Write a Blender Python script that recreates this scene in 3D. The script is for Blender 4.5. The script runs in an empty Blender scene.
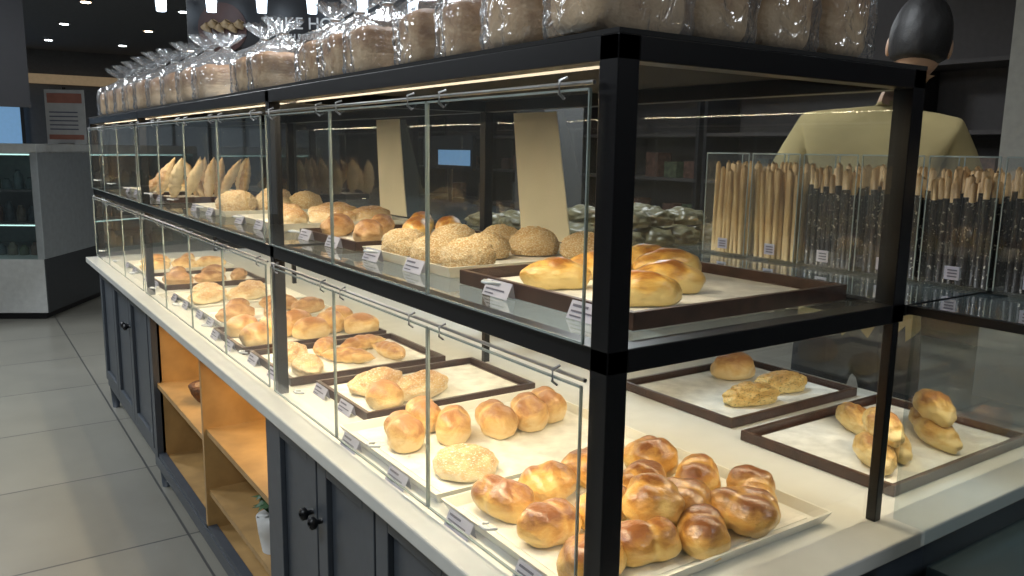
import bpy, bmesh, math, random
import numpy as np
from mathutils import Matrix, Vector, noise
random.seed(7)
S=bpy.context.scene
COL=bpy.context.collection
# ------------------------------------------------------------ camera
def camR(yaw,pitch,roll):
    f=np.array([math.sin(yaw)*math.cos(pitch),math.cos(yaw)*math.cos(pitch),math.sin(pitch)])
    r=np.array([math.cos(yaw),-math.sin(yaw),0]); u=np.cross(r,f)
    return r*math.cos(roll)+u*math.sin(roll), -r*math.sin(roll)+u*math.cos(roll), f
r_,u_,f_=camR(.6012,-.1674,.0152)
cd=bpy.data.cameras.new('camera'); cam=bpy.data.objects.new('camera',cd); COL.objects.link(cam)
M=Matrix(((r_[0],u_[0],-f_[0],-.6476),(r_[1],u_[1],-f_[1],-.7342),(r_[2],u_[2],-f_[2],1.486),(0,0,0,1)))
cam.matrix_world=M; cd.sensor_width=36; cd.lens=814.5/1024*36; cd.clip_start=.02
S.camera=cam
S.view_settings.view_transform='Standard'; S.view_settings.gamma=1.06
# ------------------------------------------------------------ materials
def nt(name):
    m=bpy.data.materials.new(name); m.use_nodes=True
    return m,m.node_tree.nodes,m.node_tree.links,m.node_tree.nodes['Principled BSDF']
def mat(name,col,rough=.5,metal=0,emit=None,es=0,noise_amt=.08,nscale=20,bump=0,coat=0,trans=0,bdist=.01):
    m,n,l,b=nt(name)
    b.inputs['Roughness'].default_value=rough; b.inputs['Metallic'].default_value=metal
    b.inputs['Coat Weight'].default_value=coat
    b.inputs['Transmission Weight'].default_value=trans
    tc=n.new('ShaderNodeTexCoord'); nz=n.new('ShaderNodeTexNoise'); nz.inputs['Scale'].default_value=nscale; nz.inputs['Detail'].default_value=4
    l.new(tc.outputs['Object'],nz.inputs['Vector'])
    cr=n.new('ShaderNodeValToRGB'); e=cr.color_ramp.elements
    e[0].position=.3;e[1].position=.7
    e[0].color=tuple(c*(1-noise_amt) for c in col)+(1,); e[1].color=tuple(min(1,c*(1+noise_amt)) for c in col)+(1,)
    l.new(nz.outputs[0],cr.inputs[0]); l.new(cr.outputs[0],b.inputs['Base Color'])
    if bump:
        bp=n.new('ShaderNodeBump'); bp.inputs['Strength'].default_value=bump; bp.inputs['Distance'].default_value=bdist
        l.new(nz.outputs[0],bp.inputs['Height']); l.new(bp.outputs[0],b.inputs['Normal'])
    if emit:
        b.inputs['Emission Color'].default_value=tuple(emit)+(1,); b.inputs['Emission Strength'].default_value=es
    return m
def glass_mat(name,tint=(1,1,1),haze=0.0,hcol=(1,1,1),f0=.08,rough=.02,boost=1.0,crinkle=0):
    m,n,l,b=nt(name); n.remove(b); out=n['Material Output']
    t=n.new('ShaderNodeBsdfTransparent'); t.inputs[0].default_value=tuple(tint)+(1,)
    g=n.new('ShaderNodeBsdfGlossy'); g.inputs['Roughness'].default_value=rough
    lw=n.new('ShaderNodeLayerWeight'); lw.inputs[0].default_value=.5
    if crinkle:
        tcc=n.new('ShaderNodeTexCoord'); nn=n.new('ShaderNodeTexNoise'); nn.inputs['Scale'].default_value=22; nn.inputs['Detail'].default_value=2; nn.inputs['Distortion'].default_value=1.2
        l.new(tcc.outputs['Object'],nn.inputs['Vector'])
        bp=n.new('ShaderNodeBump'); bp.inputs['Strength'].default_value=crinkle; bp.inputs['Distance'].default_value=.02
        l.new(nn.outputs[0],bp.inputs['Height']); l.new(bp.outputs[0],g.inputs['Normal']); l.new(bp.outputs[0],lw.inputs['Normal'])
    pw=n.new('ShaderNodeMath'); pw.operation='POWER'; pw.inputs[1].default_value=4.5 if not crinkle else 3; l.new(lw.outputs['Facing'],pw.inputs[0])
    mu=n.new('ShaderNodeMath'); mu.operation='MULTIPLY_ADD'; mu.inputs[1].default_value=.8*boost; mu.inputs[2].default_value=f0*boost; mu.use_clamp=True
    l.new(pw.outputs[0],mu.inputs[0])
    mx=n.new('ShaderNodeMixShader'); l.new(mu.outputs[0],mx.inputs[0]); l.new(t.outputs[0],mx.inputs[1]); l.new(g.outputs[0],mx.inputs[2])
    last=mx
    if haze>0:
        d=n.new('ShaderNodeBsdfDiffuse'); d.inputs[0].default_value=tuple(hcol)+(1,)
        nz=n.new('ShaderNodeTexNoise'); nz.inputs['Scale'].default_value=6
        tc=n.new('ShaderNodeTexCoord'); l.new(tc.outputs['Object'],nz.inputs['Vector'])
        mm=n.new('ShaderNodeMath'); mm.operation='MULTIPLY'; mm.inputs[1].default_value=haze*2; l.new(nz.outputs[0],mm.inputs[0])
        m2=n.new('ShaderNodeMixShader'); l.new(mm.outputs[0],m2.inputs[0]); l.new(mx.outputs[0],m2.inputs[1]); l.new(d.outputs[0],m2.inputs[2]); last=m2
    l.new(last.outputs[0],out.inputs[0])
    return m
def bake_mat(name,low,mid,top,rough=.4,coat=.0,nscale=9,spot=None,bump=.4,lo=.25,hi=.8,sw=.06,spotscale=None,bd=.004):
    m,n,l,b=nt(name)
    b.inputs['Roughness'].default_value=rough; b.inputs['Coat Weight'].default_value=coat; b.inputs['Coat Roughness'].default_value=.22
    tc=n.new('ShaderNodeTexCoord'); sp=n.new('ShaderNodeSeparateXYZ'); l.new(tc.outputs['Generated'],sp.inputs[0])
    oi=n.new('ShaderNodeObjectInfo')
    nz=n.new('ShaderNodeTexNoise'); nz.noise_dimensions='4D'; nz.inputs['Scale'].default_value=nscale/3; nz.inputs['Detail'].default_value=7; nz.inputs['Roughness'].default_value=.6; nz.inputs['Distortion'].default_value=.6
    l.new(tc.outputs['Generated'],nz.inputs['Vector'])
    w=n.new('ShaderNodeMath'); w.operation='MULTIPLY'; w.inputs[1].default_value=37; l.new(oi.outputs['Random'],w.inputs[0]); l.new(w.outputs[0],nz.inputs['W'])
    a=n.new('ShaderNodeMath'); a.operation='MULTIPLY_ADD'; a.inputs[1].default_value=1.35; l.new(nz.outputs[0],a.inputs[0])
    s2=n.new('ShaderNodeMath'); s2.operation='MULTIPLY_ADD'; s2.inputs[1].default_value=.80; s2.inputs[2].default_value=-.60; l.new(sp.outputs[2],s2.inputs[0])
    l.new(s2.outputs[0],a.inputs[2])
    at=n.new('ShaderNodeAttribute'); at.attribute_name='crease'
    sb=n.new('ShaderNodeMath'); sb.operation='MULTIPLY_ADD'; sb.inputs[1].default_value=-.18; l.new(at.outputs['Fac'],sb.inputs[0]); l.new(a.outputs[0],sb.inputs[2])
    cr=n.new('ShaderNodeValToRGB'); e=cr.color_ramp.elements
    e[0].position=lo; e[0].color=low+(1,); e[1].position=hi; e[1].color=top+(1,)
    k=e.new((lo+hi)/2); k.color=mid+(1,)
    l.new(sb.outputs[0],cr.inputs[0]); last=cr.outputs[0]
    n2=n.new('ShaderNodeTexNoise'); n2.inputs['Scale'].default_value=spotscale or nscale*3; n2.inputs['Detail'].default_value=6; l.new(tc.outputs['Generated' if not spotscale else 'Object'],n2.inputs['Vector'])
    if spot:
        c2=n.new('ShaderNodeValToRGB'); c2.color_ramp.elements[0].position=spot[1]; c2.color_ramp.elements[1].position=spot[1]+sw
        l.new(n2.outputs[0],c2.inputs[0]); mx=n.new('ShaderNodeMixRGB'); mx.inputs[2].default_value=spot[0]+(1,)
        l.new(c2.outputs[0],mx.inputs[0]); l.new(last,mx.inputs[1]); last=mx.outputs[0]
    l.new(last,b.inputs['Base Color'])
    bp=n.new('ShaderNodeBump'); bp.inputs['Strength'].default_value=bump; bp.inputs['Distance'].default_value=bd
    l.new(n2.outputs[0],bp.inputs['Height']); l.new(bp.outputs[0],b.inputs['Normal'])
    return m
M_frame=mat('black_frame',(.009,.009,.011),.35,.3)
M_matte=mat('black_matte_panel',(.012,.012,.013),.9)
M_glass=glass_mat('case_glass',(.97,.98,.97),haze=.018,hcol=(.7,.75,.72))
M_glass2=glass_mat('side_case_glass',(.72,.78,.8),haze=.06,hcol=(.25,.34,.38),f0=.06,boost=1.9)
M_shelf=glass_mat('shelf_glass',(.80,.85,.83),haze=.06,hcol=(.6,.62,.55),f0=.06)
M_edge=mat('glass_polished_edge',(.50,.58,.56),.25,0,trans=.5)
M_counter=mat('white_counter',(.70,.71,.67),.18,0,noise_amt=.03)
M_cab=mat('slate_cabinet',(.060,.072,.09),.45,0)
M_teal=mat('dark_teal_panel',(.025,.045,.055),.25,0)
M_wood=mat('warm_plywood',(.50,.30,.11),.5,0,noise_amt=.2,nscale=9)
M_tray=mat('white_melamine_tray',(.70,.70,.64),.3,0,noise_amt=.03)
M_dtray=mat('dark_wood_tray',(.050,.022,.014),.35,0,noise_amt=.4,nscale=30)
M_paper=mat('baking_paper',(.72,.71,.65),.7,0,noise_amt=.18,nscale=25,bump=.5)
M_tag=mat('price_card',(.40,.41,.52),.4)
M_ink=mat('price_card_print',(.08,.08,.13),.6)
M_steel=mat('brushed_steel',(.4,.4,.4),.35,1)
M_hook=mat('clear_hook_plastic',(.80,.83,.83),.2)
M_bagc=glass_mat('plastic_bag',(.96,.97,.98),haze=.08,hcol=(.85,.9,.95),rough=.16,f0=.07,boost=1.6,crinkle=.6)
B_bun=bake_mat('glazed_bun_crust',(.86,.60,.20),(.66,.34,.07),(.25,.080,.016),.30,.45,nscale=5.5,bump=.35,bd=.005)
B_bun2=bake_mat('golden_roll_crust',(.86,.66,.34),(.70,.42,.14),(.38,.155,.042),.42,.12,nscale=6,bump=.4,bd=.004)
B_pale=bake_mat('floured_bread_crust',(.82,.69,.45),(.70,.49,.24),(.48,.26,.10),.6,0,spot=((.87,.83,.74),.54),sw=.15)
B_cob=bake_mat('crumble_topping_crust',(.64,.42,.19),(.74,.54,.29),(.62,.39,.16),.75,0,spot=((.90,.80,.56),.47),bump=1,sw=.15,bd=.008)
B_dark=bake_mat('brown_loaf_crust',(.68,.46,.23),(.48,.26,.10),(.26,.11,.035),.5,0)
B_gold=bake_mat('butter_loaf_crust',(.90,.68,.26),(.80,.46,.10),(.38,.14,.026),.30,.35,nscale=6,bump=.4)
B_herb=bake_mat('herb_bread_crust',(.84,.66,.30),(.70,.44,.13),(.36,.16,.042),.42,.1,bump=.5)
B_green=bake_mat('spinach_bread_crust',(.86,.68,.30),(.76,.50,.16),(.46,.24,.06),.5,0,spot=((.10,.12,.03),.57))
B_slice=bake_mat('sandwich_loaf',(.78,.56,.33),(.56,.35,.18),(.34,.17,.07),.6,0)
# ------------------------------------------------------------ geometry helpers
def link(ob,parent=None):
    COL.objects.link(ob)
    if parent: ob.parent=parent
    return ob
def empty(name,loc=(0,0,0),rz=0):
    e=bpy.data.objects.new(name,None); e.location=loc; e.rotation_euler=(0,0,rz); e.empty_display_size=.1
    return link(e)
class MB:
    def __init__(s): s.v=[];s.f=[];s.m=[];s.mats=[];s.sm=[]
    def mi(s,m):
        if m not in s.mats: s.mats.append(m)
        return s.mats.index(m)
    def add(s,V,F,m,smooth=False):
        o=len(s.v); s.v+= [tuple(a) for a in V]; i=s.mi(m)
        for q in F: s.f.append([a+o for a in q]); s.m.append(i); s.sm.append(smooth)
        return s
    def box(s,x0,x1,y0,y1,z0,z1,m):
        V=[(x,y,z) for x in (x0,x1) for y in (y0,y1) for z in (z0,z1)]
        return s.add(V,[(0,1,3,2),(4,6,7,5),(0,4,5,1),(2,3,7,6),(0,2,6,4),(1,5,7,3)],m)
    def quad(s,a,b,c,d,m): return s.add([a,b,c,d],[(0,1,2,3)],m)
    def tube(s,pts,rad,m,seg=10,sm=True,scale=(1,1)):
        pts=[Vector(p) for p in pts]; V=[];F=[]
        up=Vector((0,0,1))
        for i,p in enumerate(pts):
            t=(pts[min(i+1,len(pts)-1)]-pts[max(i-1,0)]).normalized()
            a=t.cross(up)
            if a.length<1e-3: a=Vector((1,0,0))
            a.normalize(); b=a.cross(t).normalized()
            r=rad[i] if hasattr(rad,'__len__') else rad
            for k in range(seg):
                th=2*math.pi*k/seg
                V.append(p+a*math.cos(th)*r*scale[0]+b*math.sin(th)*r*scale[1])
        for i in range(len(pts)-1):
            for k in range(seg):
                k2=(k+1)%seg; F.append((i*seg+k,i*seg+k2,(i+1)*seg+k2,(i+1)*seg+k))
        F.append(tuple(range(seg))); F.append(tuple(reversed([ (len(pts)-1)*seg+k for k in range(seg)])))
        return s.add(V,F,m,sm)
    def mesh(s,name):
        me=bpy.data.meshes.new(name); me.from_pydata(s.v,[],s.f)
        for m in s.mats: me.materials.append(m)
        me.polygons.foreach_set('material_index',s.m); me.polygons.foreach_set('use_smooth',s.sm); me.update()
        return me
    def obj(s,name,parent=None,bevel=0,loc=(0,0,0),rz=0):
        ob=bpy.data.objects.new(name,s.mesh(name)); ob.location=loc; ob.rotation_euler=(0,0,rz); link(ob,parent)
        if bevel:
            b=ob.modifiers.new('bevel','BEVEL'); b.width=bevel; b.segments=2; b.limit_method='ANGLE'
        return ob
def inst(name,me,loc,rz=0,sc=1,parent=None,rot=None):
    ob=bpy.data.objects.new(name,me); ob.location=loc; ob.rotation_euler=rot or (0,0,rz)
    ob.scale=(sc,sc,sc) if not hasattr(sc,'__len__') else sc
    return link(ob,parent)
def ico(sub):
    bm=bmesh.new(); bmesh.ops.create_icosphere(bm,subdivisions=sub,radius=1)
    V=np.array([v.co[:] for v in bm.verts]); F=[[v.index for v in f.verts] for f in bm.faces]; bm.free(); return V,F
ICO4=ico(5); ICO3=ico(4)
def blob(name,m,rx,ry,rz,fn=None,amp=.04,freq=2.,seed=0,flat=-.45,hi=False,lumps=None,cw=.10,lw=1.0):
    V,F=ICO4 if (hi or lumps) else ICO3
    out=[];cre=[]
    for p in V:
        v=Vector(p); n_=noise.noise(v*freq+Vector((seed*7.3,seed,0)))
        c_=0
        if lumps:
            ts=[]
            for (cx,cy,cz,r) in lumps:
                c=Vector((cx,cy,cz)); vc=v.dot(c); D=vc*vc-c.length_squared+r*r
                if D>0: ts.append(vc+math.sqrt(D))
            ts.sort(reverse=True)
            d=ts[0] if ts else .5
            if len(ts)>1:
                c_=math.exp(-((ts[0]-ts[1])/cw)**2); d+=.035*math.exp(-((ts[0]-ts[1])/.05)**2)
            d=lw*d+(1-lw)*.98
            d*=1+amp*n_*2+.020*noise.noise(v*6+Vector((seed,0,0)))+.006*noise.noise(v*14+Vector((seed,0,0)))
        else: d=1+amp*n_*2+.018*noise.noise(v*6)
        if fn: d*=fn(v)
        q=v*d
        if q.z<flat: q.z=flat+(q.z-flat)*.12
        out.append((q.x*rx,q.y*ry,(q.z-flat)*rz)); cre.append(c_)
    zmin=min(o[2] for o in out)
    out=[(a,b,c-zmin) for a,b,c in out]
    mb=MB(); mb.add(out,F,m,True); me=mb.mesh(name)
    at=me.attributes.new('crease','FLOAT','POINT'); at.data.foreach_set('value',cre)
    return me
def ridges(n,a): return lambda v: 1+a*(1-abs(math.sin(n*v.x*1.6+v.y*.6)))**2*-1 if v.z>-.2 else 1
def knot(seed,n):
    rr=random.Random(seed*3+1); L=[]
    for i in range(n):
        a=6.283*i/n+rr.uniform(-.5,.5); q=rr.uniform(.25,.45); L.append((q*math.cos(a),q*math.sin(a),rr.uniform(-.08,.18),rr.uniform(.60,.74)))
    return L
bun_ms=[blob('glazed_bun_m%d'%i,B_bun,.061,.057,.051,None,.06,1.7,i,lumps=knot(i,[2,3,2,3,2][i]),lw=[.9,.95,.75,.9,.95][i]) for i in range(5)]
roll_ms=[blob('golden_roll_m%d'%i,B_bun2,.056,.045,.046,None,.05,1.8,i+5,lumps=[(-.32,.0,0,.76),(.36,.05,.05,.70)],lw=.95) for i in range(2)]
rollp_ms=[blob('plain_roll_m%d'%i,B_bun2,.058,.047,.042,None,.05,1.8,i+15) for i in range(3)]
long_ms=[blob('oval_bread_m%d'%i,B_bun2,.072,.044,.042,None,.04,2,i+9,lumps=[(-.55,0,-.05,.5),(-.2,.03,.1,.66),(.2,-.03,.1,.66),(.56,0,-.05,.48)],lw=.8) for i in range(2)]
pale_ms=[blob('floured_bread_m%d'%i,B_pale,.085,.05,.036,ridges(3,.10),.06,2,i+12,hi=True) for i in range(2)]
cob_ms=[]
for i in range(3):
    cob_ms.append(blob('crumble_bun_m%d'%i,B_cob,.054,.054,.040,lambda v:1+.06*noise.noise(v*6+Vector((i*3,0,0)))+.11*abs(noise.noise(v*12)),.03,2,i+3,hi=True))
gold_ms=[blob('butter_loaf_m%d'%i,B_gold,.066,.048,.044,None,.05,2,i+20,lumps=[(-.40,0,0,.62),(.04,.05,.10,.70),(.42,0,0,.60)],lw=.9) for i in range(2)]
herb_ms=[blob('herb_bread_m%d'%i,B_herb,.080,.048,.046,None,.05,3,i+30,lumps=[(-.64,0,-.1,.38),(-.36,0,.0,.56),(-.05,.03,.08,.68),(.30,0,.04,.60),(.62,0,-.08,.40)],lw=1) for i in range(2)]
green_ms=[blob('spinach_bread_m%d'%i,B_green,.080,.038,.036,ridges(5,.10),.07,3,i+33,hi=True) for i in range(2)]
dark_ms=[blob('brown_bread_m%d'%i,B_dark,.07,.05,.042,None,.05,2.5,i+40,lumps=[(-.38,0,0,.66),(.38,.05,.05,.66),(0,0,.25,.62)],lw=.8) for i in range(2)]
ring=blob('flat_sugar_bun_m',B_pale,.062,.062,.032,lambda v:1-.25*math.exp(-((v.x**2+v.y**2)/.09)) if v.z>0 else 1,.05,3,2)
def twist(name,m,L=.16,R=.03,bend=.5,n=5):
    pts=[];rad=[]
    N=48
    for i in range(N+1):
        t=i/N*2-1
        a=t*bend*1.6
        pts.append((math.sin(a)*L/2/max(bend,.3)/1.2,math.cos(a)*L/3-L/3,R*.75))
        rad.append(R*max(.12,(1-abs(t)**2.2))*(1+.18*abs(math.sin(n*math.pi*(t+1)/2))))
    mb=MB(); mb.tube(pts,rad,m,16,True,(1,.8)); return mb.mesh(name)
cro=twist('croissant_m',B_bun2); horn=twist('cream_horn_m',B_pale,.17,.026,.3,7)
# ------------------------------------------------------------ room
def tile_floor():
    m,n,l,b=nt('floor_tiles')
    tc=n.new('ShaderNodeTexCoord'); br=n.new('ShaderNodeTexBrick'); br.offset=0; br.inputs['Scale'].default_value=1
    br.inputs['Brick Width'].default_value=.8; br.inputs['Row Height'].default_value=.8; br.inputs['Mortar Size'].default_value=.005
    br.inputs['Color1'].default_value=(.30,.29,.25,1); br.inputs['Color2'].default_value=(.34,.33,.285,1); br.inputs['Mortar'].default_value=(.11,.11,.11,1)
    l.new(tc.outputs['Object'],br.inputs['Vector'])
    nz=n.new('ShaderNodeTexNoise'); nz.inputs['Scale'].default_value=3; nz.inputs['Detail'].default_value=6; l.new(tc.outputs['Object'],nz.inputs['Vector'])
    mx=n.new('ShaderNodeMixRGB'); mx.blend_type='MULTIPLY'; mx.inputs[0].default_value=.3; l.new(br.outputs[0],mx.inputs[1]); l.new(nz.outputs[0],mx.inputs[2])
    l.new(mx.outputs[0],b.inputs['Base Color']); b.inputs['Roughness'].default_value=.28
    return m
M_floor=tile_floor()
M_ceil=mat('dark_ceiling',(.12,.125,.135),.8)
M_wall=mat('dark_wall',(.060,.055,.055),.7)
M_wallb=mat('far_shop_wall',(.10,.105,.115),.6)
MB().box(-5,6,-4,15,-.1,0,M_floor).obj('floor')
MB().box(-5,6,-4,15,3.0,3.1,M_ceil).obj('ceiling')
MB().box(-5.1,-5,-4,15,0,3.0,M_wall).obj('wall_left')
MB().box(6,6.1,-4,15,0,3.0,M_wall).obj('wall_right')
MB().box(-5,6,15,15.1,0,3.0,M_wallb).obj('wall_far')
MB().box(-5,6,-4.1,-4,0,3.0,M_wall).obj('wall_near')
M_lamp=mat('downlight_lens',(1,1,1),.5,0,(.85,.93,1),18)
M_lampw=mat('warm_downlight_lens',(1,1,1),.5,0,(1,.78,.5),15)
dl=MB()
for ix in range(-4,6,1):
    for iy in range(-3,15,2):
        x=ix+.5+(.2 if iy%4 else -.2); y=iy+.4
        dl.tube([(x,y,2.995),(x,y,2.985)],.075,M_steel,16,False)
        dl.tube([(x,y,2.984),(x,y,2.980)],.05,M_lamp if (ix+iy)%3 else M_lampw,14,False)
dl.obj('ceiling_downlights')
# ------------------------------------------------------------ base cabinet
ZC=.86
Ys=[0,1.26,2.92,4.30]
base=empty('display_cabinet')
cb=MB()
cb.box(-.06,1.36,-.065,4.36,.83,ZC,M_counter)
cb.obj('counter_top',base,.004)
c=MB()
c.box(.02,1.3,.0,1.33,.14,.83,M_cab); c.box(.02,1.3,2.93,4.28,.14,.83,M_cab)
c.box(.55,1.3,1.33,2.93,.14,.83,M_cab)
c.box(-.005,.03,1.30,1.36,.10,.83,M_cab); c.box(-.005,.03,2.90,2.96,.10,.83,M_cab)
c.box(-.005,.03,1.36,2.90,.795,.83,M_cab); c.box(-.005,.03,1.36,2.90,.10,.15,M_cab)
c.obj('carcass',base)
w=MB()
w.box(.02,.55,1.345,1.36,.15,.795,M_wood); w.box(.02,.55,2.90,2.915,.15,.795,M_wood); w.box(.535,.55,1.36,2.90,.15,.795,M_wood)
w.box(.02,.55,1.36,2.90,.135,.152,M_wood); w.box(.02,.55,1.36,2.90,.785,.796,M_wood)
w.box(.0,.54,2.08,2.10,.152,.785,M_wood)
w.box(.01,.54,2.10,2.90,.46,.48,M_wood); w.box(.01,.54,1.36,2.08,.50,.52,M_wood); w.box(.01,.54,1.36,2.08,.28,.30,M_wood)
w.obj('open_shelves',base)
def door(mb,y0,y1,z0=.17,z1=.81):
    g=.004; f=.055
    y0+=g;y1-=g
    mb.box(.006,.02,y0,y1,z0,z1,M_cab)
    mb.box(-.008,.006,y0,y0+f,z0,z1,M_cab); mb.box(-.008,.006,y1-f,y1,z0,z1,M_cab)
    mb.box(-.008,.006,y0+f,y1-f,z0,z0+f,M_cab); mb.box(-.008,.006,y0+f,y1-f,z1-f,z1,M_cab)
d=MB()
for a,b in ((.01,.34),(.34,.67),(.67,.985),(.985,1.30),(2.96,3.40),(3.40,3.85),(3.85,4.28)): door(d,a,b)
d.obj('doors',base,.002)
k=MB()
def knob(y,z):
    k.tube([(-.008,y,z),(-.02,y,z),(-.026,y,z),(-.036,y,z),(-.040,y,z)],[.006,.006,.015,.015,.008],M_frame,14)
for y in (.955,1.012,.31,.37,3.37,3.43): knob(y,.64)
k.obj('door_knobs',base)
lg=MB()
for y in (.03,1.33,2.93,4.25):
    for x in (.03,1.25):
        lg.tube([(x,y,.14),(x,y,.0)],[.028,.018],M_cab,12)
lg.box(.0,.03,.0,4.28,.13,.165,M_cab)
lg.obj('legs',base)
# ------------------------------------------------------------ display case frame
case=empty('bakery_display_case')
fr=MB(); p=.034
ZM0,ZM1=1.212,1.243; ZT0,ZT1=1.592,1.622
for i,y in enumerate(Ys):
    pp=p if i in (0,3) else .028
    fr.box(0,pp,y,y+pp,ZC,ZT1,M_frame)
    fr.box(.62,.62+pp,y,y+pp,ZM0,ZT1,M_frame)
    fr.box(.625,.643,y,y+.018,ZC,ZM0,M_frame)
for z0,z1 in ((ZM0,ZM1),(ZT0,ZT1)):
    fr.box(0,p,0,4.33,z0,z1,M_frame); fr.box(.62,.654,0,4.33,z0,z1,M_frame)
    for y in (0,)+tuple(Ys[1:]): fr.box(p,.62,y,y+(.034 if y in(0,4.3) else .02),z0,z1,M_frame)
fr.obj('frame',case,.0015)
tp=MB(); tp.box(0.0,.654,0.0,4.33,ZT1,ZT1+.006,M_matte)
tp.box(.068,.070,.04,4.28,1.5935,1.6225,M_matte); tp.box(.068,.070,.04,4.28,1.198,1.2115,M_matte)  # added lips that block stray rays from the LED strips
tp.obj('top_panel_and_light_lips',case)
gl=MB()
def gpy(x,y0,y1,z0,z1,m=M_glass): gl.quad((x,y0,z0),(x,y1,z0),(x,y1,z1),(x,y0,z1),m)
def gpx(y,x0,x1,z0,z1,m=M_glass): gl.quad((x0,y,z0),(x1,y,z0),(x1,y,z1),(x0,y,z1),m)
def gpz(z,x0,x1,y0,y1,m=M_glass): gl.quad((x0,y0,z),(x1,y0,z),(x1,y1,z),(x0,y1,z),m)
gpx(.012,p,.62,ZM1,ZT0); gpx(.012,p,.625,ZC,ZM0)
gpx(4.31,p,.62,ZM1,ZT0); gpx(4.31,p,.62,ZC,ZM0)
gpy(.64,p,4.3,ZM1,ZT0)
gpz(1.240,.034,.62,.02,4.3,M_shelf)
gl.obj('fixed_glass',case)
fl=MB(); ed=MB(); hk=MB()
for bi in range(3):
    y0=Ys[bi]+.034; y1=Ys[bi+1]; nn=3 if bi!=1 else 4
    for (z0,z1) in ((ZC+.012,ZM0),(ZM1+.004,ZT0-.012)):
        fl.tube([(-.006,y0,z1-.012),(-.006,y1,z1-.012)],.003,M_steel,8)
        for j in range(nn):
            a=y0+(y1-y0)*j/nn+.003; b=y0+(y1-y0)*(j+1)/nn-.003
            x=-.010
            fl.quad((x,a,z0),(x,b,z0),(x,b,z1-.02),(x,a,z1-.02),M_glass)
            e=.0012
            for yy in (a,b): ed.box(x-.002,x+.002,yy-e,yy+e,z0,z1-.02,M_edge)
            ed.box(x-.002,x+.002,a,b,z1-.022,z1-.019,M_edge); ed.box(x-.002,x+.002,a,b,z0,z0+.003,M_edge)
            for yy in (a+.05,b-.05):
                hk.tube([(x,yy,z1-.030),(x-.008,yy,z1-.024),(x-.008,yy,z1-.008),(x+.004,yy,z1-.004)],.002,M_steel,6)
            m=(a+b)/2
            hk.tube([(x,m-.012,z0+.05),(x-.012,m-.012,z0+.052),(x-.018,m-.006,z0+.052),(x-.018,m+.006,z0+.052),(x-.012,m+.012,z0+.052),(x,m+.012,z0+.05)],.0025,M_hook,8)
fl.obj('glass_flaps',case); ed.obj('flap_edges',case); hk.obj('flap_hooks',case)
# ------------------------------------------------------------ side lower case (right part)
side=empty('side_display_case')
g2=MB()
for y in (0,4.28): g2.box(1.30,1.32,y,y+.02,ZC+.0005,1.24,M_frame)
g2.box(.656,1.32,0,.014,1.222,1.24,M_frame); g2.box(1.30,1.32,0,4.3,1.222,1.24,M_frame)
g2.obj('frame',side)
gl=MB(); gpz(1.241,.656,1.32,0.0,4.3,M_glass2); gpx(.007,.656,1.30,ZC+.0005,1.222,M_glass); gpy(1.31,0.02,4.28,ZC+.0005,1.222,M_glass); gl.obj('glass',side)
nb=empty('corner_display_case')
g3=MB()
g3.box(.655,.667,-.75,-.004,1.226,1.240,M_frame); g3.box(.655,1.6,-.762,-.75,1.226,1.240,M_frame)
g3.box(.655,.667,-.762,-.75,.0,1.226,M_frame)
g3.box(.668,1.6,-.75,-.075,.04,.80,M_teal); g3.box(.67,1.6,-.74,-.08,0,.04,M_frame)
g3.obj('body',nb)
gl=MB(); gpy(.661,-.75,-.07,.80,1.226,M_glass2); gpy(.661,-.07,-.012,.862,1.226,M_glass2); gpz(1.239,.667,1.6,-.75,-.004,M_glass2); gpx(-.756,.667,1.6,.80,1.226,M_glass2); gl.obj('glass',nb)
# ------------------------------------------------------------ trays
def tray(name,x0,x1,y0,y1,z,dark,liner=True,rim=.022,tags=2,tagoff=.28):
    T=MB(); m=M_dtray if dark else M_tray
    t=.010 if dark else .005; fl_=.0 if dark else .012
    cx,cy=(x0+x1)/2,(y0+y1)/2; hx,hy=(x1-x0)/2,(y1-y0)/2
    def ringp(ix,z_): return [(-hx+ix,-hy+ix,z_),(hx-ix,-hy+ix,z_),(hx-ix,hy-ix,z_),(-hx+ix,hy-ix,z_)]
    prof=[(fl_,0),(0,rim),(t,rim),(fl_+t,.006)]
    V=[];F=[]
    for ix,zz in prof: V+=ringp(ix,zz)
    for r in range(3):
        for k_ in range(4): F.append((r*4+k_,r*4+(k_+1)%4,(r+1)*4+(k_+1)%4,(r+1)*4+k_))
    F.append((12,13,14,15)); F.append((3,2,1,0))
    T.add(V,F,m)
    if liner:
        e=fl_+t+.012; T.box(-hx+e,hx-e,-hy+e,hy-e,.0062,.0078,M_paper)
    ob=T.obj(name,None,.0025,(cx,cy,z))
    for i in range(tags):
        yy=y0+(y1-y0)*(tagoff+.5*i)
        g=MB()
        w_,h_=.038,.026
        g.add([(0,-w_,0),(0,w_,0),(.012,w_,h_),(.012,-w_,h_)],[(0,1,2,3)],M_tag)
        g.add([(.018,-w_,0),(.018,w_,0),(.013,w_,h_),(.013,-w_,h_)],[(0,1,2,3)],M_tag)
        for q,(za,zb,wa,wb) in enumerate(((.018,.0215,-.004,.032),(.0105,.013,-.024,.032),(.004,.006,.005,.032))):
            xa=.012*za/h_-.0008; xb=.012*zb/h_-.0008
            g.add([(xa,wa,za),(xa,wb,za),(xb,wb,zb),(xb,wa,zb)],[(0,1,2,3)],M_ink)
        g.obj('price_tag',None,0,(x0-.022,yy,z))
    return ob
Z1=ZC+.001; Z2=1.2415
tray('bread_tray',.015,.555,.035,.445,Z1,False)
tray('bread_tray',.015,.555,.46,.90,Z1,False)
tray('bread_tray',.10,.58,.94,1.26,Z1,True)
tray('bread_tray',.05,.52,1.31,1.67,Z1,True)
tray('bread_tray',.04,.52,1.71,2.04,Z1,True)
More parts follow.
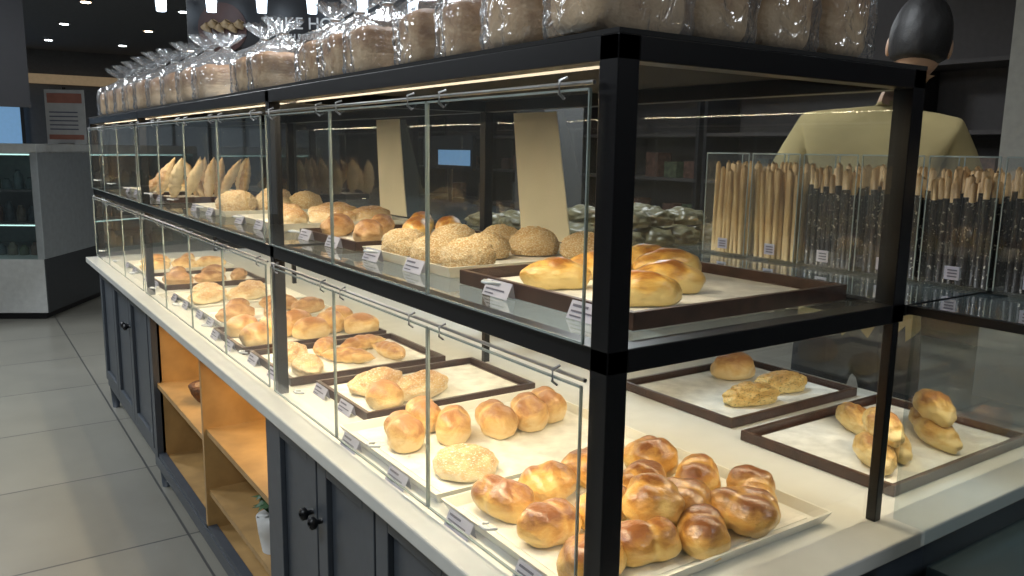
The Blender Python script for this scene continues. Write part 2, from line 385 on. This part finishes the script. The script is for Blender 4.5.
tray('bread_tray',.08,.52,2.10,2.40,Z1,False)
tray('bread_tray',.08,.52,2.45,2.82,Z1,False)
tray('bread_tray',.08,.52,3.0,3.4,Z1,True)
tray('bread_tray',.08,.52,3.5,3.9,Z1,False)
tray('bread_tray',.79,1.28,.46,.84,Z1,True,tags=0)
tray('bread_tray',.75,1.28,.04,.40,Z1,True,tags=0)
tray('bread_tray',.115,.61,.08,.55,Z2,True,tagoff=.18,rim=.026)
tray('bread_tray',.12,.58,.60,1.00,Z2,False)
tray('bread_tray',.14,.56,1.08,1.46,Z2,True)
tray('bread_tray',.12,.56,1.60,2.0,Z2,False)
tray('bread_tray',.12,.56,2.15,2.6,Z2,False)
tray('bread_tray',.12,.56,3.0,3.45,Z2,True)
tray('bread_tray',.12,.56,3.55,4.0,Z2,False)
def put(name,ms,pts,z,rz=None,sc=1.):
    for i,q in enumerate(pts):
        me=ms[i%len(ms)]
        a=random.uniform(0,6.28) if rz is None else rz+random.uniform(-.25,.25)
        s=sc*random.uniform(.94,1.06)
        inst(name,me,(q[0],q[1],z+.008+(q[2] if len(q)>2 else 0)),a,s)
put('glazed_bun',bun_ms,[(.085,.36),(.19,.37),(.10,.24),(.31,.385),(.325,.28),(.215,.24),(.44,.36),(.45,.25),(.33,.17),(.09,.115),(.19,.115),(.25,.165,.03),(.29,.09),(.40,.10),(.475,.14)],Z1,sc=1.0)
put('bread_roll',roll_ms,[(.10,.75),(.19,.83,.0),(.21,.73),(.31,.715),(.40,.715),(.47,.74)],Z1,rz=1.2,sc=1.17)
put('sugar_bun',[ring],[(.13,.55)],Z1)
put('floured_bread',pale_ms,[(.22,1.14),(.30,1.05)],Z1,rz=.4)
put('bread_roll',rollp_ms,[(.18,1.01)],Z1)
put('floured_bread',pale_ms,[(.13,1.40),(.13,1.54)],Z1,rz=1.0,sc=.9)
put('croissant',[cro],[(.25,1.58),(.36,1.56),(.40,1.43),(.27,1.44)],Z1,sc=.9)
put('bread_roll',rollp_ms,[(.11,1.80),(.11,1.95),(.20,1.88),(.29,1.80),(.29,1.94),(.38,1.86),(.45,1.95),(.46,1.78)],Z1,sc=1.05)
put('brown_bread',dark_ms,[(.16,2.2),(.3,2.2),(.43,2.2),(.2,2.32),(.36,2.32)],Z1)
put('floured_bread',pale_ms,[(.16,2.6),(.32,2.6),(.2,2.73),(.38,2.72)],Z1)
put('brown_bread',dark_ms,[(.16,3.1),(.3,3.1),(.43,3.1),(.2,3.28),(.36,3.28)],Z1)
put('golden_bread',long_ms,[(.16,3.6),(.3,3.6),(.43,3.6),(.2,3.8),(.36,3.8)],Z1)
put('spinach_bread',green_ms,[(.965,.55),(1.12,.58)],Z1,rz=-.45,sc=.95)
put('bread_roll',rollp_ms,[(1.12,.74)],Z1,rz=0,sc=1.15)
put('herb_bread',herb_ms,[(.86,.15),(.94,.16),(1.02,.30),(1.08,.14),(1.15,.20),(.90,.16,.045),(1.115,.17,.045)],Z1,rz=1.1,sc=1.02)
put('butter_loaf',gold_ms,[(.21,.38),(.23,.19),(.35,.43),(.46,.36),(.35,.25),(.51,.47)],Z2,rz=-.45,sc=1.0)
put('crumble_bun',cob_ms,[(.19,.92),(.19,.78),(.32,.92),(.32,.78),(.45,.92),(.45,.78),(.20,.66),(.51,.67)],Z2,sc=.98)
put('brown_bread',dark_ms,[(.22,1.38),(.22,1.18),(.34,1.36)],Z2,rz=1.,sc=1.0)
put('butter_loaf',gold_ms,[(.36,1.18),(.47,1.2),(.47,1.36)],Z2,rz=1,sc=1.0)
put('floured_bread',pale_ms,[(.2,1.7),(.34,1.72),(.46,1.7),(.25,1.88),(.42,1.9)],Z2)
put('crumble_bun',cob_ms,[(.2,2.28),(.33,2.28),(.46,2.28),(.25,2.45),(.4,2.46)],Z2,sc=1.2)
for i in range(14):
    x=.18+.08*(i%5); y=3.10+.12*(i//5)+.02*(i%3)
    inst('cream_horn',horn,(x,y,Z2+.085),0,.98,None,(random.uniform(-.3,.3),1.2+random.uniform(-.3,.3),random.uniform(0,3)))
put('golden_bread',long_ms,[(.2,3.65),(.33,3.68),(.46,3.65),(.25,3.85),(.42,3.86)],Z2,sc=1.2)
# ------------------------------------------------------------ bagged loaves on top
def superloaf(name,m,L,W,H,humps=3):
    V,F=ICO4; out=[];cre=[]
    for q in V:
        x,y,z=q
        n_=(abs(x)**5+abs(y)**5+abs(z)**5)**(1/5)
        a=Vector((x,y,z))/n_
        top=max(0,a.z)
        hump=abs(math.cos(a.x*math.pi*humps/2))**.5
        w_=1+.14*top; zz=a.z*(1+(.10*math.cos(a.y*1.5)+.10*hump if a.z>.2 else 0))
        sl=abs(math.sin(a.x*34))
        k_=1-.02*(1-sl)**3
        out.append((a.x*L/2*(1+.02*noise.noise(a*3)),a.y*W/2*w_*k_,(zz+1)*H/2*k_)); cre.append((1-sl)**3 if abs(a.z)<.8 else 0)
    mb=MB(); mb.add(out,F,m,True); me=mb.mesh(name)
    at=me.attributes.new('crease','FLOAT','POINT'); at.data.foreach_set('value',cre); return me
def bagmesh(name,L,W,H,seed):
    N=72;prof=[(0.0,1.0,1),(0.02,1.06,1),(.15,1.08,1),(.3,1.06,1),(.45,1.09,1),(.6,1.07,1),(.75,1.09,1),(.9,1.06,1),(1.03,1.0,1),(1.12,.84,.82),(1.2,.58,.58),(1.3,.32,.33),(1.40,.16,.17),(1.46,.12,.13),(1.54,.22,.24),(1.66,.42,.42),(1.80,.60,.55)]
    V=[];F=[]
    for i,(h,a,b) in enumerate(prof):
        for k_ in range(N):
            th=2*math.pi*k_/N; c_,s_=math.cos(th),math.sin(th)
            n_=(abs(c_)**4+abs(s_)**4)**.25 if h<=1.05 else (abs(c_)**2.5+abs(s_)**2.5)**(1/2.5)
            w_=0 if h<.05 else (.022 if h<=1 else .17*min(1,(h-.9)*1.6))
            rr=1+w_*math.sin(th*11+seed*2+h*3)+w_*.9*noise.noise(Vector((c_*4,s_*4,h*5+seed*5)))
            jz=.12*noise.noise(Vector((c_*5,s_*5,seed))) if h>1.6 else 0
            V.append((c_/n_*L/2*a*rr,s_/n_*W/2*(a if h<=1.05 else b)*rr,(h+jz)*H))
    for i in range(len(prof)-1):
        for k_ in range(N):
            k2=(k_+1)%N; F.append((i*N+k_,i*N+k2,(i+1)*N+k2,(i+1)*N+k_))
    mb=MB(); mb.add(V,F,M_bagc,True)
    mb.tube([(.13*L/2*math.cos(a*.5),.13*W/2*math.sin(a*.5),1.45*H) for a in range(13)],.003,M_steel,6)
    return mb.mesh(name)
LM=[superloaf('loaf_small',B_slice,.17,.11,.100),superloaf('loaf_large',B_slice,.19,.125,.13,2)]
BM=[[bagmesh('bag_s%d'%i,.178,.125,.112,i) for i in range(3)],[bagmesh('bag_l%d'%i,.20,.14,.148,i+5) for i in range(3)]]
ZT=ZT1+.0065
def bagged(x,y,kind,rz,sc=1):
    e=empty('bagged_bread_loaf',(x,y,ZT),rz); e.scale=(sc,)*3
    inst('loaf',LM[kind],(0,0,.002),0,1,e); inst('plastic_bag',BM[kind][random.randrange(3)],(0,0,0),0,1,e)
for x in (.235,.375,.515): bagged(x,.14,1,1.57+random.uniform(-.1,.1),.98)
bagged(.12,.30,1,.05,.9); bagged(.095,.11,1,.05,.90)
bagged(.56,.36,1,.2,.95)
rows=[(.47,.9),(.62,.92),(.86,.9),(1.0,.9),(1.14,.9),(1.50,.95),(1.66,.95),(2.15,1.1),(2.36,1.15),(2.62,1.15),(2.90,1.15),(3.15,1.2),(3.4,1.2),(3.66,1.2),(3.92,1.2),(4.17,1.2)]
for y,s in rows: bagged(.125 if s<1 else .15,y,0,random.uniform(-.15,.15),s*1.03)
for y in (.55,.8,1.05,1.35,1.8,2.4,2.9,3.4,3.9): bagged(.40,y,1,random.uniform(-.2,.2),.9)
# ------------------------------------------------------------ hanging menu cards on the back of upper tier
M_card=mat('kraft_menu_card',(.60,.58,.46),.7,0,noise_amt=.1,nscale=5)
for y0,y1 in ((1.78,2.0),(.90,1.13)):
    mb=MB(); V=[(.63,y1,1.585),(.63,y0+.04,1.585),(.60,y0-.07,1.262),(.60,y1-.09,1.262)]
    V2=[(a-.003,b,c_) for a,b,c_ in V]
    mb.add(V+V2,[(0,1,2,3),(7,6,5,4),(0,4,5,1),(1,5,6,2),(2,6,7,3),(3,7,4,0)],M_card); mb.obj('menu_card')
# ------------------------------------------------------------ breadsticks in acrylic boxes
B_stick=bake_mat('breadstick_crust',(.70,.50,.23),(.58,.38,.15),(.44,.26,.09),.6,0)
M_choc=bake_mat('dark_sesame_coating',(.016,.011,.009),(.02,.013,.011),(.025,.017,.014),.4,0,spot=((.50,.46,.38),.62),spotscale=160,sw=.04)
M_acr=glass_mat('acrylic_box',(.95,.96,.96),haze=.04,hcol=(.7,.75,.75),f0=.05)
def stickbox(y0,y1,kind,x0=.90,x1=1.03,h=.215):
    e=empty('breadstick_box',((x0+x1)/2,(y0+y1)/2,1.2425)); hx=(x1-x0)/2; hy=(y1-y0)/2-.003
    mb=MB(); mb.box(-hx,hx,-hy,hy,0,.004,M_acr)
    for q in ((-hx,-hy,hx,-hy),(hx,-hy,hx,hy),(hx,hy,-hx,hy),(-hx,hy,-hx,-hy)):
        mb.quad((q[0],q[1],.004),(q[2],q[3],.004),(q[2],q[3],.245),(q[0],q[1],.245),M_acr)
    for q in ((-hx,-hy),(hx,-hy),(-hx,hy),(hx,hy)): mb.box(q[0]-.001,q[0]+.001,q[1]-.001,q[1]+.001,.004,.245,M_edge)
    mb.box(-hx-.001,-hx+.001,-hy,hy,.243,.246,M_edge)
    mb.obj('acrylic_walls',e)
    st=MB(); n_=int((2*hy-.016)/.0125)
    for i in range(n_):
        for j in range(6):
            px=-hx+.014+j*.020+random.uniform(-.003,.003); py=-hy+.011+i*.0125+random.uniform(-.003,.003)
            if abs(py)>hy-.009: continue
            lx,ly=random.uniform(-.004,.004),random.uniform(-.008,.008); H=h*random.uniform(.92,1.06); r=.0056
            if abs(py+ly)>hy-.007: ly=0
            if kind==0: st.tube([(px,py,.005),(px+lx*.5,py+ly*.5,H*.5),(px+lx,py+ly,H*.97),(px+lx,py+ly,H)],[r,r*1.1,r,r*.5],B_stick,7)
            else:
                st.tube([(px,py,.005),(px+lx*.7,py+ly*.7,H*.80)],[r*1.25,r*1.35],M_choc,7)
                st.tube([(px+lx*.7,py+ly*.7,H*.80),(px+lx,py+ly,H*.97),(px+lx,py+ly,H)],[r*1.1,r*1.1,r*.5],B_stick,7)
    st.obj('breadsticks',e)
    tg=MB(); tg.box(-hx-.003,-hx-.001,-.014,.014,.015,.040,M_tag)
    for q in range(3): tg.box(-hx-.0036,-hx-.003,-.010,.008,.020+.006*q,.0225+.006*q,M_ink)
    tg.obj('label',e)
yy=.68
for i,kd in enumerate((0,0,1,1,1,1,1)):
    stickbox(yy-.135,yy,kd); yy-=.14
M_pouch=mat('olive_pouch',(.11,.10,.05),.4,0,noise_amt=.6,nscale=14)
pm=blob('pouch_m',M_pouch,.07,.05,.03,None,.12,3,3)
for i in range(18):
    inst('snack_pouch',pm,(.78+.11*(i%4),.85+.16*(i//4),1.2425+.0),random.uniform(0,3),1)
for i in range(7):
    inst('snack_pouch',pm,(.84+.11*(i%3),.9+.17*(i//3),1.2425+.045),random.uniform(0,3),1)
# ------------------------------------------------------------ items in open shelves
pot=MB(); M_pot=mat('white_pot',(.7,.7,.68),.4); M_leaf=mat('leaf_green',(.03,.10,.03),.5,noise_amt=.4); M_soil=mat('soil',(.03,.02,.015),.9)
pot.tube([(0,0,0),(0,0,.06),(0,0,.11),(0,0,.112),(0,0,.10)],[.035,.045,.05,.044,.04],M_pot,20); pot.tube([(0,0,.09),(0,0,.104)],.043,M_soil,16)
for i in range(22):
    a=i*2.4; L=random.uniform(.05,.085); up=random.uniform(.03,.08)
    dx,dy=math.cos(a),math.sin(a); z=.104
    P0=Vector((0,0,z)); P1=Vector((dx*L*.5,dy*L*.5,z+up)); P2=Vector((dx*L,dy*L,z+up*.8)); sd=Vector((-dy,dx,0))*.016
    pot.add([P0,P1-sd,P2,P1+sd],[(0,1,2,3)],M_leaf); 
pot.obj('potted_plant',None,0,(.06,1.53,.301))
bk=MB(); M_bask=mat('wicker_basket',(.18,.07,.02),.7,noise_amt=.4,nscale=60,bump=1)
bk.tube([(0,0,0),(0,0,.03),(0,0,.06),(0,0,.07),(0,0,.06),(0,0,.02)],[.07,.09,.10,.10,.09,.07],M_bask,24)
bk.obj('wicker_basket',None,0,(.16,2.55,.481)); put('brown_bread',dark_ms,[(.13,2.53),(.19,2.58)],.515,sc=.8)
inst('snack_pouch',pm,(.15,1.6,.521),.4,1); inst('snack_pouch',pm,(.2,1.85,.301),1,1)
put('brown_bread',dark_ms,[(.2,2.4),(.25,2.7)],.145)
# ------------------------------------------------------------ background objects
M_black=mat('sign_black',(.012,.012,.015),.4)
M_txt=mat('sign_lettering',(.5,.5,.5),.5,0,(.7,.75,.8),.25)
sg=empty('hanging_sign_board',(1.45,4.13,0),math.atan2(-.5635,.826))
MB().box(-1.0,1.15,.0,.05,2.08,2.9,M_black).obj('board',sg,.005)
rod=MB()
for x in (-.8,.9): rod.tube([(x,.02,2.9),(x,.02,3.0)],.01,M_steel,8)
rod.obj('rods',sg)
def text(s,loc,size,m,parent,name):
    t=bpy.data.curves.new(name,'FONT'); t.body=s; t.size=size; t.extrude=.002; t.materials.append(m); t.align_x='CENTER'
    o=bpy.data.objects.new(name,t); o.location=loc; o.rotation_euler=(math.pi/2,0,0); return link(o,parent)
text('TAKE HOME',(-.25,-.004,2.20),.10,M_txt,sg,'lettering'); text('FRESH BREAD DAILY',(-.25,-.004,2.14),.045,M_txt,sg,'small_lettering')
M_plate=mat('sign_plate_print',(.06,.02,.015),.5)
M_pr=mat('sign_bread_print',(.30,.20,.10),.6)
fd=MB(); fd.tube([(-.78,-.001,2.20),(-.78,-.006,2.20)],[.15,.15],M_plate,24,False); fd.obj('plate_print',sg)
fb=MB()
for i in range(6): fb.tube([(-.88+.04*i,-.008,2.19+.02*(i%2)),(-.86+.04*i,-.02,2.22+.02*(i%2))],[.035,.02],M_pr,10)
fb.obj('bread_print',sg)
M_pend=mat('pendant_glow',(1,1,1),.5,0,(.68,.84,1),7)
for i in range(8):
    x=-1.06+.295*i; e=MB()
    e.tube([(x,-.22,2.40),(x,-.22,3.0)],.005,M_frame,6); e.tube([(x,-.22,2.345),(x,-.22,2.41)],[.032,.028],M_frame,14)
    e.tube([(x,-.22,2.26),(x,-.22,2.345)],[.026,.032],M_pend,14)
    e.obj('pendant_lamp',None,0,(1.45,4.13,0),sg.rotation_euler[2])
M_pw=mat('warm_bulb',(1,1,1),.5,0,(1,.70,.38),9)
for i in range(9):
    e=MB(); y=3.0+.28*i; e.tube([(4,y,2.10),(4,y,3.0)],.004,M_frame,6); e.tube([(4,y,2.02),(4,y,2.04),(4,y,2.08),(4,y,2.11)],[.012,.03,.03,.012],M_pw,12)
    e.obj('bulb_pendant')
# refrigerated display at far left
fg=empty('refrigerated_display',(-.05,7.1,0),math.atan2(.5,-.87)-math.pi)
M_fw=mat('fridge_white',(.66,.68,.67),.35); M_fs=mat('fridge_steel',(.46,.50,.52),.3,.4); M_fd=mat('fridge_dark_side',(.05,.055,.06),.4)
fb=MB()
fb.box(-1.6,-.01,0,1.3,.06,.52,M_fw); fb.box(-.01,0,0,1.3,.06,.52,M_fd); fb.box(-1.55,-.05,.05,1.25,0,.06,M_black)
fb.box(-.06,0,0,1.3,.52,1.42,M_fs); fb.box(-1.6,0,1.24,1.3,.52,1.42,M_fs); fb.box(-1.6,0,0,1.3,1.40,1.48,M_fw)
fb.box(-1.6,-1.54,0,1.3,.52,1.42,M_fs)
fb.obj('body',fg,.01)
fs=MB()
for z in (.80,1.08): fs.box(-1.54,-.06,.12,1.2,z,z+.015,M_steel)
M_led=mat('fridge_led',(1,1,1),.5,0,(.6,.95,.85),1.8)
fs.box(-1.5,-.1,.1,.12,1.385,1.395,M_led); fs.box(-1.5,-.1,.12,.14,.79,.798,M_led)
fs.obj('shelves',fg)
gl=MB(); gl.quad((-1.54,.01,.52),(-.06,.01,.52),(-.06,.01,1.4),(-1.54,.01,1.4),M_glass2); gl.obj('glass_front',fg)
cols=[(.07,.09,.05),(.10,.05,.035),(.04,.06,.07),(.12,.10,.07)]
Mp=[mat('packaged_food_%d'%i,c_,.5,noise_amt=.5,nscale=20) for i,c_ in enumerate(cols)]
pk=MB()
for z in (.522,.816,1.096):
    for i in range(14):
        x=-1.45+.095*i; h=random.uniform(.08,.18); m_=random.choice(Mp)
        pk.tube([(x,.3,z),(x,.3,z+h*.7),(x,.3,z+h*.85),(x,.3,z+h)],[.038,.038,.02,.018],m_,10)
pk.obj('bottles',fg)
st=MB(); M_post=mat('poster_white',(.40,.41,.42),.5); M_red=mat('poster_red',(.30,.12,.09),.5)
st.box(-.30,.02,.1,.11,1.481,1.93,M_post); st.box(-.28,0,.097,.1,1.82,1.90,M_red); st.box(-.28,0,.097,.1,1.52,1.56,M_red)
for i in range(5): st.box(-.27,-.04,.098,.1,1.60+.035*i,1.61+.035*i,M_ink)
st.box(-.2,-.08,.06,.16,1.481,1.49,M_steel)
st.obj('poster_stand',None,0,(.26,7.0,0),fg.rotation_euler[2])
hs=MB(); hs.box(-1.6,-.13,6.2,6.26,1.74,2.8,M_black); hs.box(-1.5,-.35,6.195,6.2,2.15,2.3,M_txt)
for x in (-1.4,-.4): hs.tube([(x,6.23,2.8),(x,6.23,3.0)],.012,M_steel,8)
hs.obj('hanging_sign')
M_blue=mat('screen_blue',(.1,.2,.4),.5,0,(.22,.45,.75),.5); M_cool=mat('window_glow',(.3,.35,.4),.5,0,(.5,.65,.75),.08); M_warm=mat('bulkhead_warm_glow',(.5,.35,.2),.5,0,(1,.7,.4),.12)  # warm light on the far bulkhead is put in as emission
ff=MB(); ff.box(-4.6,-1.5,14.9,14.98,.2,2.3,M_cool); ff.box(-1.3,.4,14.9,14.98,1.2,2.2,M_blue); ff.box(.8,3.6,14.9,14.98,.3,2.4,M_wallb); ff.box(-4.8,4,14.85,14.98,2.45,2.60,M_warm)
for x in np.arange(-4.6,4,.62): ff.box(x,x+.05,14.84,14.9,.0,2.4,M_black)
ff.obj('shop_front')
bs=MB()
for y0 in (1.0,3.0,5.0,7.0,9.0):
    bs.box(5.5,5.98,y0,y0+.04,0,2.2,M_black); bs.box(5.5,5.98,y0+1.9,y0+1.94,0,2.2,M_black)
    for z in (.3,.75,1.2,1.65,2.16): bs.box(5.5,5.98,y0+.04,y0+1.9,z,z+.03,M_wall)
    for z in (.33,.78,1.23):
        for i in range(6):
            if random.random()<.6: h=random.uniform(.12,.3); bs.box(5.6,5.8,y0+.1+.28*i,y0+.28+.28*i,z,z+h,random.choice(Mp))
bs.obj('wall_shelving')
sc_=MB(); sc_.box(4.35,4.40,7.4,8.6,1.25,1.65,M_black); sc_.box(4.345,4.35,7.45,8.2,1.3,1.48,M_blue); sc_.tube([(4.4,8,0),(4.4,8,1.3)],.03,M_black,10); sc_.box(4.25,4.55,7.8,8.2,0,.02,M_black)
sc_.obj('menu_screen')
pl=MB(); pl.box(3.3,3.7,4.6,5.0,0,3.0,mat('grey_column',(.09,.095,.10),.5)); pl.obj('column')
pl=MB(); pl.box(4.6,5.1,1.2,1.73,0,3.0,mat('beige_column',(.30,.29,.25),.5)); pl.obj('column')
# ------------------------------------------------------------ person behind the counter
M_shirt=mat('mustard_shirt',(.30,.235,.10),.85,noise_amt=.14,nscale=8,bump=.35); M_skin=mat('skin',(.40,.24,.15),.5); M_hair=mat('black_hair',(.006,.005,.005),.55,nscale=220,bump=.35,bdist=.003); M_trou=mat('dark_trousers',(.02,.022,.03),.8)
per=empty('shop_worker',(1.62,.69,0),math.radians(-60))
def skin(name,verts,edges,mats_fn,mats,parent,sub=2):
    me=bpy.data.meshes.new(name); me.from_pydata([v[:3] for v in verts],edges,[]); ob=bpy.data.objects.new(name+'_src',me); COL.objects.link(ob)
    sm=ob.modifiers.new('s','SKIN'); sm.use_smooth_shade=True
    for i,v in enumerate(verts): me.skin_vertices[0].data[i].radius=(v[3],v[4])
    me.skin_vertices[0].data[0].use_root=True
    ss=ob.modifiers.new('u','SUBSURF'); ss.levels=sub; ss.render_levels=sub
    dg=bpy.context.evaluated_depsgraph_get(); nm=bpy.data.meshes.new_from_object(ob.evaluated_get(dg)); bpy.data.objects.remove(ob)
    nm.materials.clear()
    for m_ in mats: nm.materials.append(m_)
    for q in nm.polygons: q.material_index=mats_fn(q.center); q.use_smooth=True
    for v in nm.vertices:
        if .98<v.co.z<1.5 and name=='body': v.co+=v.normal*.006*noise.noise(Vector((v.co.x*7,v.co.y*7,v.co.z*14)))
    o=bpy.data.objects.new(name,nm); return link(o,parent)
V=[(0,0,1.00,.17,.12),(0,0,1.18,.16,.12),(0,.0,1.38,.19,.13),(0.02,-.01,1.52,.13,.10),(.06,0,1.61,.070,.070),(.08,.01,1.72,.052,.056),
 (.19,-.01,1.535,.078,.078),(.265,0,1.36,.065,.065),(.285,.06,1.20,.048,.048),(.26,.24,1.12,.040,.040),(.24,.34,1.11,.030,.028),
 (-.17,-.01,1.55,.078,.078),(-.265,0,1.36,.065,.065),(-.285,.06,1.20,.048,.048),(-.26,.24,1.12,.040,.040),(-.24,.34,1.11,.030,.028),
 (.10,0,.88,.10,.10),(.11,.01,.52,.068,.07),(.11,-.01,.10,.045,.05),(.11,.04,.04,.045,.035),(.115,.17,.03,.04,.028),
 (-.10,0,.88,.10,.10),(-.11,.01,.52,.068,.07),(-.11,-.01,.10,.045,.05),(-.11,.04,.04,.045,.035),(-.115,.17,.03,.04,.028)]
E=[(0,1),(1,2),(2,3),(3,4),(4,5),(3,6),(6,7),(7,8),(8,9),(9,10),(3,11),(11,12),(12,13),(13,14),(14,15),(0,16),(16,17),(17,18),(18,19),(19,20),(0,21),(21,22),(22,23),(23,24),(24,25)]
def bf(c):
    if c.z<.07: return 3
    if c.z<.98: return 2
    if c.y>.10 and abs(c.x)>.2: return 1
    if c.z>1.64 and abs(c.x)<.16: return 1
    return 0
skin('body',V,E,bf,[M_shirt,M_skin,M_trou,M_black],per)
for sx in (1,-1):
    hv=[(sx*.24,.34,1.11,.026,.018),(sx*.235,.39,1.108,.036,.014),(sx*.235,.42,1.106,.036,.013)]; he=[(0,1),(1,2)]
    for i,(ox,L) in enumerate(((-.030,.065),(-.010,.075),(.010,.070),(.030,.055))):
        b_=len(hv); bx=sx*.235+sx*ox
        hv+=[(bx,.425,1.106,.009,.009),(bx,.425+L*.5,1.10,.0085,.0085),(bx,.425+L*.85,1.08,.0075,.0075),(bx,.425+L,1.06,.006,.006)]
        he+=[(2,b_),(b_,b_+1),(b_+1,b_+2),(b_+2,b_+3)]
    b_=len(hv); hv+=[(sx*.205,.385,1.10,.011,.011),(sx*.185,.42,1.09,.010,.010),(sx*.185,.445,1.08,.008,.008)]; he+=[(1,b_),(b_,b_+1),(b_+1,b_+2)]
    skin('hand',hv,he,lambda c:0,[M_skin],per)
def head():
    V_,F=ICO4; out=[]
    for q in V_:
        x,y,z=q
        X=x*.076*(1-.22*max(0,-z)**1.5); Y=y*.098; Z=z*.118
        if y>0:
            Y+= .022*math.exp(-((x/.16)**2+((z+.12)/.22)**2))
            Y-= .012*(math.exp(-(((x-.38)/.2)**2+((z-.08)/.12)**2))+math.exp(-(((x+.38)/.2)**2+((z-.08)/.12)**2)))
            Y+= .007*math.exp(-((x/.3)**2+((z+.48)/.07)**2))+.006*math.exp(-((x/.3)**2+((z+.62)/.07)**2))
            Y+= .010*math.exp(-((x/.3)**2+((z+.9)/.15)**2))
        if z<-.3: Y+=.01*(-z-.3)
        out.append((X,Y,Z))
    mb=MB(); mb.add(out,F,M_skin,True)
    for s_ in (1,-1):
        mb.add([(s_*.030+a*.012,.083+b*.009,.010+c_*.008) for a,b,c_ in ICO3[0][:]],ICO3[1],M_post,True)
        mb.add([(s_*.030+a*.006,.0895+b*.004,.010+c_*.006) for a,b,c_ in ICO3[0][:]],ICO3[1],M_black,True)
        mb.add([(s_*.080+a*.008,.004+b*.019,-.020+c_*.028) for a,b,c_ in ICO3[0][:]],ICO3[1],M_skin,True)
        mb.tube([(s_*.015,.096,.032),(s_*.030,.097,.036),(s_*.045,.088,.031)],.004,M_hair,6)
    mb.tube([(-.022,.098,-.058),(0,.103,-.056),(.022,.098,-.058)],.004,mat('lips',(.4,.15,.12),.5),6)
    hv=[]
    for q in V_:
        x,y,z=q; k_=1.09+.012*noise.noise(Vector(q)*4)+.012*noise.noise(Vector((q[0]*16,q[1]*16,q[2]*3)))
        edge=-.72 if y<-.1 else -.72+(y+.1)*2.6
        t=max(0,min(1,(z-edge)/.25))
        kk=.86+(k_-.86)*t
        if y>.45 and z<.45: kk=.86
        hv.append((x*.076*kk,y*.098*kk-.003,z*.118*kk+.004))
    mb.add(hv,F,M_hair,True)
    return mb
hd=head().obj('head',per); hd.location=(.10,.02,1.815); hd.rotation_euler=(-.1,.08,0)
# ------------------------------------------------------------ lights
def area(name,loc,sx,sy,power,col,rot=(0,0,0)):
    l=bpy.data.lights.new(name,'AREA'); l.shape='RECTANGLE'; l.size=sx; l.size_y=sy; l.energy=power; l.color=col
    o=bpy.data.objects.new(name,l); o.location=loc; o.rotation_euler=rot; return link(o)
WARM=(1,.81,.53)
area('led_strip_lower',(.052,2.15,1.208),.02,4.2,18,WARM,(0,math.radians(-22),0))
area('led_strip_lower_back',(.60,2.15,1.208),.02,4.2,10,WARM,(0,math.radians(25),0))
area('led_strip_upper',(.052,2.15,1.600),.02,4.2,19,WARM,(0,math.radians(-35),0))
area('led_strip_side',(.98,.035,1.215),.6,.02,1.9,WARM,(math.radians(25),0,0))
area('cubby_light',(.25,1.72,.78),.3,.5,1.9,(1,.72,.38)); area('cubby_light',(.25,2.5,.78),.3,.5,1.9,(1,.72,.38))
for x,y,pw in ((-1.6,.5,32),(-1.6,3.5,32),(-1.3,5.6,60),(.5,1.4,52),(3.5,4,42),(1.2,-2.2,24),(-2,11,70)):
    area('ceiling_fill_light',(x,y,2.95),.5,.5,pw,(.90,.96,1))  # unseen area lights added to brighten the loaves, fridge and room
W=bpy.data.worlds.new('world'); S.world=W; W.use_nodes=True
W.node_tree.nodes['Background'].inputs[0].default_value=(.5,.6,.7,1); W.node_tree.nodes['Background'].inputs[1].default_value=.05
